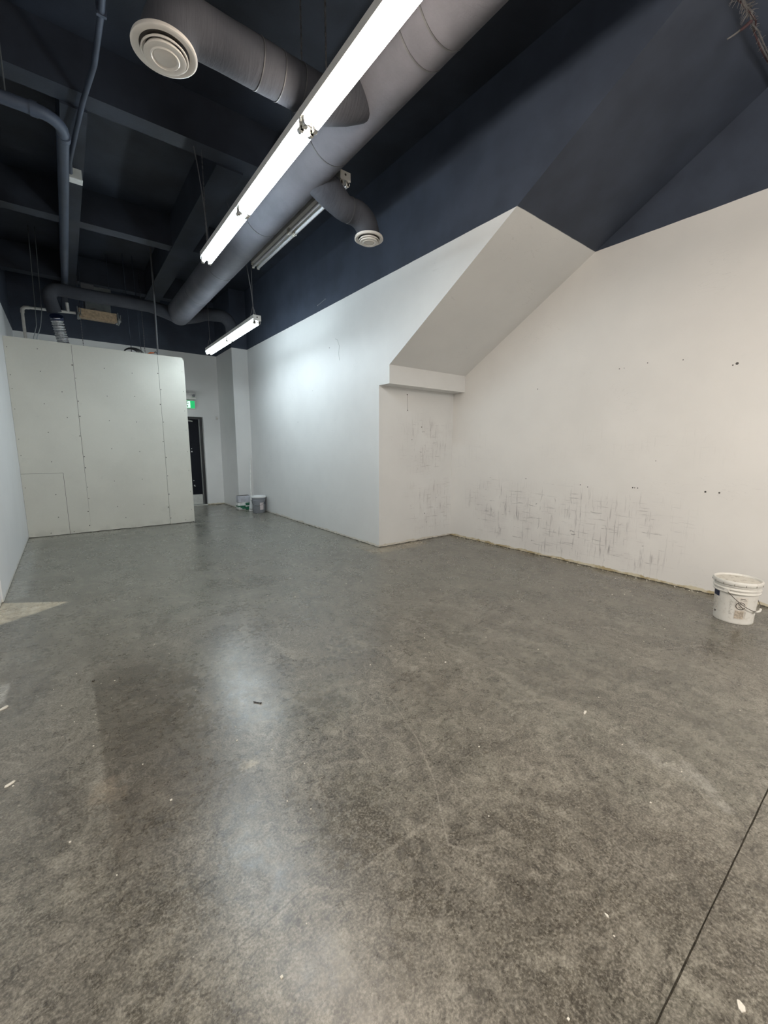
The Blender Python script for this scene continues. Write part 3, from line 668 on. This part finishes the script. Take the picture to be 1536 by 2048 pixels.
for (xx, yy, zz) in ((0.47, 3.8, 4.36), (0.46, 2.42, 4.37)):
    obj('clamp', box(xx - 0.4 - 0.03, xx - 0.4 + 0.03, yy - 4.0 - 0.012, yy - 4.0 + 0.012, zz - 4.3 - 0.025, CEIL - 4.3 , 0.002), M['pipe_black'], cd)
jb = empty('junction_box', (0.345, 6.02, 4.34), 'small white junction box beside the thick black pipe on the ceiling', 'electrical box')
obj('box_body', box(-0.075, 0.075, -0.05, 0.05, -0.04, 0.062, 0.004), M['kick'], jb)
obj('cover_plate', box(-0.08, 0.08, -0.055, 0.055, -0.046, -0.040, 0.002), M['plastic_white'], jb)
wp = empty('white_pipe', KP((-0.33, 8.86, 3.1), 1.05), 'thin off-white pipe rising behind the left end of the partition, turning right', 'pipe')
p = [(0, 0, -0.6), (0.0, 0, 0.44)] + [(0.05 - 0.05 * math.cos(math.radians(a)), 0, 0.44 + 0.05 * math.sin(math.radians(a))) for a in (30, 60, 90)] + [(0.68, 0.0, 0.522)]
obj('pipe_run', tb(p, 0.021, 12), M['pvc'], wp, smooth=50)
obj('elbow', tb([(0.0, 0, 0.40), (0.005, 0, 0.455), (0.035, 0, 0.487), (0.09, 0, 0.492)], 0.027, 12), M['pvc'], wp, smooth=50)
obj('stub', tb([(0.58, 0, 0.51), (0.575, 0, 0.66)], 0.024, 12), M['pvc'], wp, smooth=50)
# hanging wires left of the flex
for i, (x, dx) in enumerate(((-0.24, 0.07), (-0.20, 0.11))):
    o = pipe('loose_wire', [(x, 8.9, 2.9), (x + 0.01, 8.9, 3.15), (x + 0.04 + dx * 0.3, 8.92, 3.35), (x + dx, 8.95, 3.6), (x + dx + 0.03, 8.97, CEIL)], 0.006, M['edge'], ('left' if i == 0 else 'right') + ' one of two thin wires curving up behind the left end of the partition', 'wire', 6, 'loose wires above the partition')
pipe('vent_stub', [(-0.14, 8.95, 0.0), (-0.145, 8.95, 3.14)], 0.022, M['pipe_black'], 'short black stub pipe just above the partition left of the flex duct', 'pipe')
o = pipe('support_rod', [(1.475, 8.58, 3.02), (1.49, 8.60, 4.05), (1.49, 8.60, CEIL)], 0.015, M['cable'], 'thick grey rod standing on the partition top, nearer its right end', 'rod', 10)
pipe('support_rod', [(1.15, 9.2, 2.9), (1.13, 9.2, CEIL)], 0.007, M['pipe_black'], 'left of two thin black rods above the middle of the partition', 'rod', 6)
pipe('support_rod', [(1.31, 9.2, 2.9), (1.28, 9.2, CEIL)], 0.006, M['pipe_black'], 'right of two thin black rods above the middle of the partition', 'rod', 6)
# black coil and orange connector on the partition top
bm = bmesh.new()
for k in range(5):
    r = 0.085 + 0.012 * k; pp = []
    for i in range(13):
        a_ = math.pi * i / 12; pp.append((1.06 + k * 0.012 + r * math.cos(a_) * 1.15, 8.56 + 0.012 * k, PT - 0.02 + r * math.sin(a_) * 0.75))
    tube(bm, pp, 0.007, 6)
tag(obj('cable_coil', bm, M['cable_black'], smooth=50), 'black cable coil lying over the top edge of the partition', 'cable')
oc = empty('wire_connector', (1.385, 8.56, PT), 'orange wire connector lying on the partition top by the grey rod', 'connector')
bm = tube(bmesh.new(), [(-0.07, 0, 0.0), (-0.03, 0, 0.022), (0.03, 0, 0.03)], [0.008, 0.014, 0.010], 8); obj('plug', bm, M['orange'], oc, smooth=50)
obj('cord', tb([(0.03, 0, 0.03), (0.05, 0.0, 0.05), (0.075, 0.01, 0.03), (0.09, 0.02, 0.0)], 0.008, 8), M['cable_black'], oc, smooth=50)
# hung fan unit with plywood tray
fu = empty('fan_unit', KP((0.66, 8.95, 3.62), 1.05), 'dusty grey fan unit with a tan plywood tray hung above the partition', 'ventilation unit')
obj('tray', box(-0.27, 0.26, -0.16, 0.16, -0.02, 0.012, 0.003), M['ply'], fu)
obj('tray_front', box(-0.27, 0.26, -0.175, -0.16, -0.075, 0.075, 0.003), M['ply'], fu)
obj('collar', lathe(bmesh.new(), [(0.13, 0.0), (0.135, 0.10), (0.125, 0.115), (0.115, 0.10), (0.11, 0.0)], 36), M['galv'], fu, (0.02, 0.0, 0.0), 50)
obj('casing', box(-0.17, 0.20, 0.0, 0.32, 0.10, 0.50, 0.01), M['edge'], fu)
obj('side_panel', box(-0.20, -0.02, -0.02, 0.0, 0.32, 0.52, 0.004), M['cable'], fu)
obj('side_panel', box(0.05, 0.22, -0.02, 0.0, 0.30, 0.50, 0.004), M['edge'], fu)
for sx in (-0.29, 0.27):
    bm = bmesh.new(); B(bm, sx, sx + 0.05, -0.19, 0.17, -0.03, 0.0); B(bm, sx, sx + 0.012, -0.19, -0.15, -0.11, 0.09); B(bm, sx + 0.038, sx + 0.05, -0.19, -0.15, -0.05, 0.06)
    obj('bracket', bm, M['edge'], fu)
for sx in (-0.2, 0.2):
    obj('hanger_rod', tb([(sx, 0.02, 0.0), (sx, 0.02, (CEIL - 3.7295) / 1.05)], 0.006, 6), M['pipe_black'], fu)

fu.scale = wp.scale = (1.05, 1.05, 1.05)

# ------------------------------------------------------------------ frayed cable at top right
tc = empty('torn_cable', (4.1, 1.14, 4.42), 'frayed red and grey cable strung across the black slope at the upper right corner', 'cable')
random.seed(11)
TO = Vector((4.1, 1.14, 4.42))
def slope_z(y): return 3.62 + (2.569 - y) * 0.5877
P0 = [Vector((x, y, slope_z(y) - d)) for (x, y, d) in ((3.52, 1.12, 0.04), (3.66, 1.13, 0.045), (3.85, 1.145, 0.05), (4.04, 1.13, 0.055), (4.15, 1.13, 0.06), (4.24, 1.134, 0.06), (4.42, 1.133, 0.06), (4.58, 1.132, 0.055), (4.84, 1.13, 0.05), (4.93, 1.13, 0.045))]
for k in range(3):
    off = [Vector((random.uniform(-.01, .01), random.uniform(-.014, .014), random.uniform(-.008, .008))) for _ in P0]
    obj('strand', tb([p_ + o_ - TO for p_, o_ in zip(P0, off)], 0.0055, 8), [M['fibre'], M['brownrag'], M['fibre']][k], tc, smooth=50)
bm = bmesh.new()
for k in range(170):
    i = random.choice((1, 1, 2, 2, 2, 3, 3, 4, 5, 6, 7)); q = P0[i].lerp(P0[i + 1], random.random()) - TO
    d = Vector((random.uniform(-0.7, 0.7), random.uniform(-1, 1), random.uniform(-1, 0.3))).normalized() * random.uniform(0.02, 0.075 if i < 3 else 0.035)
    tube(bm, [q, q + d * 0.5 + Vector((0, 0, 0.004)), q + d], [0.0024, 0.002, 0.0008], 4)
o = obj('frayed_fibre', bm, M['fibre'], tc); o['kind'] = 'stuff'
obj('loose_end', tube(bmesh.new(), [Vector(v) - TO for v in ((4.11, 1.135, 4.40), (4.09, 1.16, 4.375), (4.07, 1.185, 4.355))], [0.013, 0.012, 0.009], 8), M['brownrag'], tc, smooth=50)
obj('loose_end', tube(bmesh.new(), [Vector(v) - TO for v in ((4.072, 1.18, 4.36), (4.055, 1.21, 4.34), (4.035, 1.245, 4.325))], [0.007, 0.006, 0.005], 8), M['fibre'], tc, smooth=50)

# ------------------------------------------------------------------ wall holes and anchors
bm = bmesh.new()
for (y, z, r) in ((1.95, 1.0, .007), (1.93, 1.0, .005), (1.90, 1.0, .006), (1.29, 1.01, .009), (1.18, 1.01, .008), (1.17, 2.20, .012), (1.20, 2.19, .006), (3.2, 2.19, .006), (1.92, 2.32, .005), (2.54, 0.99, .006), (2.45, 0.97, .006), (3.3, 1.02, .006), (3.9, 1.0, .004), (1.60, 2.3, .005), (2.2, 2.3, .005), (2.15, 2.3, .004), (1.75, 1.3, .004)):
    tube(bm, [(XB - 0.0015, y, z), (XB + 0.002, y, z)], r, 10)
wr = bpy.data.objects['wall_right']; o = obj('screw_hole', bm, M['screw'], wr); o['kind'] = 'stuff'
bm = bmesh.new()
for (x, z, r) in ((4.0, 2.19, .009), (4.01, 1.97, .007), (4.29, 1.74, .008), (4.38, 0.42, .008), (4.1, 1.55, .006)):
    tube(bm, [(x, YC - 0.0015, z), (x, YC + 0.002, z)], r, 10)
tube(bm, [(4.0, YC - 0.001, 2.19), (4.01, YC - 0.001, 1.97)], 0.0015, 5)
for (y, z, r) in ((6.0, 3.0, .008), (7.2, 1.9, .006), (6.6, 2.4, .005)):
    tube(bm, [(XA - 0.0015, y, z), (XA + 0.002, y, z)], r, 10)
wm = bpy.data.objects['wall_middle']; o = obj('screw_hole', bm, M['screw'], wm); o['kind'] = 'stuff'
bm = bmesh.new()
for (y, z) in ((6.35, 3.72), (6.10, 3.75)): tube(bm, [(XA - 0.006, y, z), (XA + 0.002, y, z)], 0.009, 8)
tube(bm, [(XA - 0.003, 6.35, 3.72), (XA - 0.003, 6.10, 3.75)], 0.002, 5)
o = obj('wall_hook', bm, M['edge'], wm)
bm = tb([(XA - 0.001, 5.82, 3.10), (XA - 0.001, 5.76, 3.08), (XA - 0.001, 5.70, 2.98), (XA - 0.001, 5.72, 2.86), (XA - 0.001, 5.70, 2.76)], 0.0016, 5)
obj('hairline_crack', bm, M['edge'], wm)

# ------------------------------------------------------------------ pails
def wrap_patch(rf, z0, z1, a0, a1, off, n=10, m=2):
    bm = bmesh.new(); rows = []
    for j in range(m + 1):
        z = z0 + (z1 - z0) * j / m; r = rf(z) + off
        rows.append([bm.verts.new((r * math.cos(math.radians(a0 + (a1 - a0) * i / n)), r * math.sin(math.radians(a0 + (a1 - a0) * i / n)), z)) for i in range(n + 1)])
    for j in range(m):
        for i in range(n): bm.faces.new((rows[j][i], rows[j][i + 1], rows[j + 1][i + 1], rows[j + 1][i]))
    return bm
def on_pail(rf, a, z, off=0.0012):
    r = rf(z) + off; return (r * math.cos(math.radians(a)), r * math.sin(math.radians(a)), z)
Hh = 0.335
rfun = lambda z: 0.132 + 0.016 * (z / Hh)
wb = empty('paint_pail', (4.385, 0.845, 0.0), 'dusty white plastic pail with wire handle on the floor at the right wall', 'bucket')
prof = [(0, 0.004), (0.120, 0.004), (0.124, 0.0), (0.130, 0.0), (0.133, 0.006), (0.132, 0.014), (rfun(0.25) , 0.252), (0.1475, 0.254), (0.156, 0.256), (0.158, 0.262), (0.150, 0.268), (0.150, 0.283), (0.159, 0.286), (0.159, 0.292), (0.150, 0.297), (0.150, 0.310), (0.158, 0.313), (0.158, 0.320), (0.150, 0.324), (0.150, 0.335), (0.142, 0.335), (0.128, 0.01), (0, 0.01)]
obj('body', lathe(bmesh.new(), prof, 72), M['pail_white'], wb, smooth=35)
lid = obj('lid', lathe(bmesh.new(), [(0.151, 0.326), (0.163, 0.326), (0.166, 0.331), (0.166, 0.350), (0.162, 0.358), (0.156, 0.360), (0.150, 0.357), (0.147, 0.348), (0.146, 0.345), (0.10, 0.345), (0, 0.346)], 72), [M['pail_white']], wb, smooth=35)
obj('spattered_top', lathe(bmesh.new(), [(0.1455, 0.3455), (0.135, 0.3475), (0, 0.3475)], 60), M['pail_lid_top'], lid, smooth=50)
bm = bmesh.new()
for k in range(14):
    a_ = 2 * math.pi * k / 14 + 0.1; c_, s_ = math.cos(a_), math.sin(a_)
    tube(bm, [(0.1665 * c_, 0.1665 * s_, 0.327), (0.1668 * c_, 0.1668 * s_, 0.341)], 0.0016, 5)
obj('lid_notches', bm, M['ink'], lid)
# azimuth facing the camera from the pail
AZ = math.degrees(math.atan2(-0.845, -4.385)) % 360      # about 191
def A_(d): return AZ + d                                  # + = towards image right
# handle: ears at AZ-20 and the opposite side, wire hanging over the front right
ear = on_pail(rfun, A_(-22), 0.275, 0.006); 
bm = bmesh.new(); tube(bm, [on_pail(rfun, A_(-22), 0.275, -0.004), on_pail(rfun, A_(-22), 0.275, 0.018)], 0.017, 14); obj('handle_ear', bm, M['pail_white'], wb, smooth=40)
bm = bmesh.new(); tube(bm, [on_pail(rfun, A_(158), 0.275, -0.004), on_pail(rfun, A_(158), 0.275, 0.018)], 0.017, 14); obj('handle_ear', bm, M['pail_white'], wb, smooth=40)
pp = []
for i in range(29):
    t = i / 28; az = A_(-22 + 180 * t); drop = math.sin(t * math.pi) * 0.155
    z = 0.277 - drop; r = max(rfun(z), 0.150) + 0.012 + 0.002 * math.sin(t * math.pi)
    if i in (0, 28): r = 0.160
    pp.append((r * math.cos(math.radians(az)), r * math.sin(math.radians(az)), z))
hw = obj('wire_handle', tb(pp, 0.0028, 7), M['wire'], wb, smooth=50)
obj('handle_grip', tb(pp[12:18], 0.0085, 10), M['pail_white'], hw, smooth=50)
# print on the pail
lab = obj('navy_label', wrap_patch(rfun, 0.205, 0.250, A_(-74), A_(-46), 0.0012), M['navy'], wb)
obj('side_label', wrap_patch(rfun, 0.085, 0.203, A_(-76), A_(-48), 0.0010), M['label_pale'], wb)
obj('front_label', wrap_patch(rfun, 0.045, 0.232, A_(2), A_(34), 0.0008), M['label_pale'], wb)
obj('tan_label', wrap_patch(rfun, 0.050, 0.118, A_(3), A_(27), 0.0014), M['label_tan'], wb)
random.seed(5)
bm = bmesh.new()
def stroke(pts2, r=0.0013):
    tube(bm, [on_pail(rfun, A_(a_), z_, 0.0016) for a_, z_ in pts2], r, 5)
cx, cz, R_ = 16, 0.160, 0.030; ka = math.degrees(1 / 0.142)
stroke([(cx + ka * R_ * math.cos(math.radians(t)), cz + R_ * math.sin(math.radians(t))) for t in range(20, 341, 16)], 0.0028)
stroke([(cx - 7, cz + 0.022), (cx, cz), (cx + 7, cz - 0.020)], 0.0022); stroke([(cx - 3, cz + 0.016), (cx + 1, cz + 0.018), (cx + 4, cz + 0.010)], 0.002); stroke([(cx - 5, cz - 0.008), (cx - 3, cz - 0.014), (cx + 1, cz - 0.015)], 0.002)
stroke([(14, 0.222), (26, 0.221)], 0.003); stroke([(12, 0.214), (30, 0.213)], 0.0012); stroke([(20, 0.206), (32, 0.206)], 0.001)
for r_ in range(9):
    z_ = 0.115 - r_ * 0.007; stroke([(28.5, z_), (28.5 + random.uniform(1.5, 4.5), z_)], 0.0008)
for r_ in range(12):
    z_ = 0.19 - r_ * 0.0085; stroke([(-72, z_), (-72 + random.uniform(8, 20), z_)], 0.0008)
for r_ in range(10):
    z_ = 0.20 - r_ * 0.013; stroke([(-13, z_), (-13 + random.uniform(4, 10), z_ - 0.002)], 0.0007)
stroke([(-66, 0.070), (-58, 0.069)], 0.0035); stroke([(-66, 0.062), (-60, 0.061)], 0.003)
obj('printed_marks', bm, M['ink'], wb)

# far grey pail
gr = lambda z: 0.132 + 0.016 * z / 0.33
gb = empty('grey_pail', (3.325, 8.93, 0.0), 'grey plastic pail with a white lid against the far right wall', 'bucket')
obj('body', lathe(bmesh.new(), [(0, 0.003), (0.128, 0.0), (0.134, 0.008), (0.145, 0.27), (0.151, 0.272), (0.151, 0.282), (0.146, 0.286), (0.147, 0.31), (0.152, 0.313), (0.152, 0.322), (0.147, 0.325), (0.147, 0.345), (0.138, 0.345), (0.12, 0.01), (0, 0.01)], 48), M['pail_grey'], gb, smooth=35)
obj('lid', lathe(bmesh.new(), [(0.150, 0.338), (0.158, 0.340), (0.160, 0.348), (0.158, 0.368), (0.150, 0.376), (0.140, 0.376), (0.136, 0.366), (0, 0.366)], 48), M['pail_lid_white'], gb, smooth=35)
AZ2 = math.degrees(math.atan2(-8.93, -3.325)) % 360
obj('paper_label', wrap_patch(gr, 0.075, 0.235, AZ2 + 8, AZ2 + 42, 0.0015), M['label_pink'], gb)
obj('dark_label', wrap_patch(gr, 0.19, 0.25, AZ2 + 54, AZ2 + 74, 0.0015), M['navy'], gb)
obj('wire_handle', tb([on_pail(gr, AZ2 - 10 + 160 * t / 16 - 80, 0.285 - 0.12 * math.sin(math.pi * t / 16), 0.012) for t in range(17)], 0.003, 6), M['wire'], gb, smooth=50)

# bag of plaster in front of the pilaster
bg = empty('plaster_bag', (3.19, 9.56, 0.0), 'crumpled white and green bag standing against the pilaster', 'bag')
random.seed(9)
bm = bmesh.new(); r = bmesh.ops.create_cube(bm, size=1.0); bmesh.ops.subdivide_edges(bm, edges=bm.edges[:], cuts=6, use_grid_fill=True)
for v in bm.verts:
    x, y, z = v.co; bul = 1 - 0.12 * (2 * z) ** 2
    v.co = Vector((x * 0.30 * bul + random.uniform(-.007, .007), y * 0.17 * bul * (1.1 - 0.5 * max(z, 0)) + random.uniform(-.007, .007), 0.095 + z * 0.19 + random.uniform(-.004, .004)))
    v.co.z = max(v.co.z, 0.0)
for f in bm.faces:
    c_ = f.calc_center_median(); f.material_index = 1 if (0.025 < c_.z + 0.35 * c_.x < 0.10 and c_.z < 0.12) or (c_.x > 0.02 and 0.11 < c_.z < 0.17) else 0
obj('bag_body', bm, [M['bag_white'], M['bag_green']], bg, smooth=80)
bm = bmesh.new(); r = bmesh.ops.create_cube(bm, size=1.0); bmesh.ops.subdivide_edges(bm, edges=bm.edges[:], cuts=5, use_grid_fill=True)
for v in bm.verts:
    x, y, z = v.co; v.co = Vector((x * 0.28 + random.uniform(-.008, .008), y * 0.14 * (1 - 0.35 * z) + random.uniform(-.008, .008), 0.255 + z * 0.15 + random.uniform(-.006, .006)))
obj('film_wrap', bm, M['bag_lilac'], bg, smooth=80)
obj('open_top', box(-0.13, 0.13, -0.05, 0.06, 0.318, 0.338, 0.006), M['ink'], bg)  # dark slab stands for the shade inside the bag's open top

# white pole with bristle head in the corner
mp = empty('scrub_brush', (3.30, 9.32, 0.0), 'white pole and pale cone shaped head between the bag and the grey pail', 'brush')
obj('handle', tb([(0.0, 0.0, 0.30), (0.05, 0.14, 0.75), (0.135, 0.34, 1.29)], [0.014, 0.012, 0.012], 12), M['plastic_white'], mp, smooth=50)
obj('socket', tb([(-0.01, -0.02, 0.25), (0.005, 0.01, 0.36)], [0.030, 0.018], 14), M['plastic_white'], mp, smooth=50)
obj('head', lathe(bmesh.new(), [(0.0, 0.26), (0.028, 0.26), (0.062, 0.06), (0.064, 0.045), (0.0, 0.045)], 24), M['bag_white'], mp, smooth=50)
obj('band', lathe(bmesh.new(), [(0.0, 0.045), (0.060, 0.045), (0.060, 0.030), (0, 0.030)], 24), M['ink'], mp, smooth=50)
obj('foot', lathe(bmesh.new(), [(0.0, 0.030), (0.066, 0.030), (0.068, 0.0), (0, 0.0)], 24), M['plastic_white'], mp, smooth=50)

# ------------------------------------------------------------------ litter on the floor
def chip(x, y, sx, sy, rz, label, m=None, h=0.004, name='paint_flake'):
    bm = bmesh.new(); n = 9; t = []; bt = []
    for i in range(n):
        a_ = 2 * math.pi * i / n; k = random.uniform(0.7, 1.1); t.append(bm.verts.new((sx * k * math.cos(a_), sy * k * math.sin(a_), h * random.uniform(0.6, 1.4)))); bt.append(bm.verts.new((sx * k * math.cos(a_), sy * k * math.sin(a_), 0)))
    c_ = bm.verts.new((0, 0, h * 1.3))
    for i in range(n):
        bm.faces.new((t[i], t[(i + 1) % n], c_)); bm.faces.new((t[i], bt[i], bt[(i + 1) % n], t[(i + 1) % n]))
    o = obj(name, bm, m or M['chip']); o.location = (x, y, 0); o.rotation_euler = (0, 0, rz); return tag(o, label, 'debris')
random.seed(21)
chip(1.26, 0.12, 0.016, 0.009, 0.5, 'curled cream paint flake near the bottom right corner of the floor')
chip(1.20, 0.43, 0.007, 0.004, 1.4, 'tiny cream chip left of the floor joint near the bottom right')
chip(2.13, 0.97, 0.022, 0.006, 0.3, 'thin cream sliver on the floor left of the long right stretch')
chip(1.91, 1.81, 0.008, 0.006, 0.0, 'small white chip on the open floor below the corner')
chip(-0.40, 2.94, 0.030, 0.012, 0.7, 'pale flake on the floor near the left edge')
chip(-0.32, 2.22, 0.020, 0.009, 0.5, 'white flake on the floor lower left near the stain')
chip(0.01, 2.97, 0.010, 0.007, 0.5, 'small dark crumb at the edge of the brown stain', M['ink'], 0.005, 'crumb')
ns = empty('loose_screw', (0.735, 2.14, 0.004), 'small black screw lying on the open floor', 'screw', rz=-0.9)
obj('shank', tb([(-0.022, 0, 0), (0.022, 0, 0)], 0.0026, 8), M['screw'], ns); obj('head', tb([(0.020, 0, 0), (0.026, 0, 0)], [0.003, 0.0055], 10), M['screw'], ns)
bm = bmesh.new()
for k in range(330):
    x = random.uniform(-0.5, 4.8); y = random.uniform(0.05, 8.2)
    if x > 3.4 and y > 4.4: continue
    s = random.uniform(0.0012, 0.0036)
    B(bm, x - s, x + s * random.uniform(0.6, 1.6), y - s, y + s, -0.0004, s * 0.9)
for k in range(160):
    y = random.uniform(0.6, 4.5); x = XB - abs(random.gauss(0, 0.03)) - 0.004; s = random.uniform(0.001, 0.005); B(bm, x - s, x + s, y - s, y + s, -0.0004, s * 0.9)
o = tag(obj('plaster_crumbs', bm, M['chip']), 'scattered white plaster crumbs over the concrete floor', 'debris', None, 'stuff')
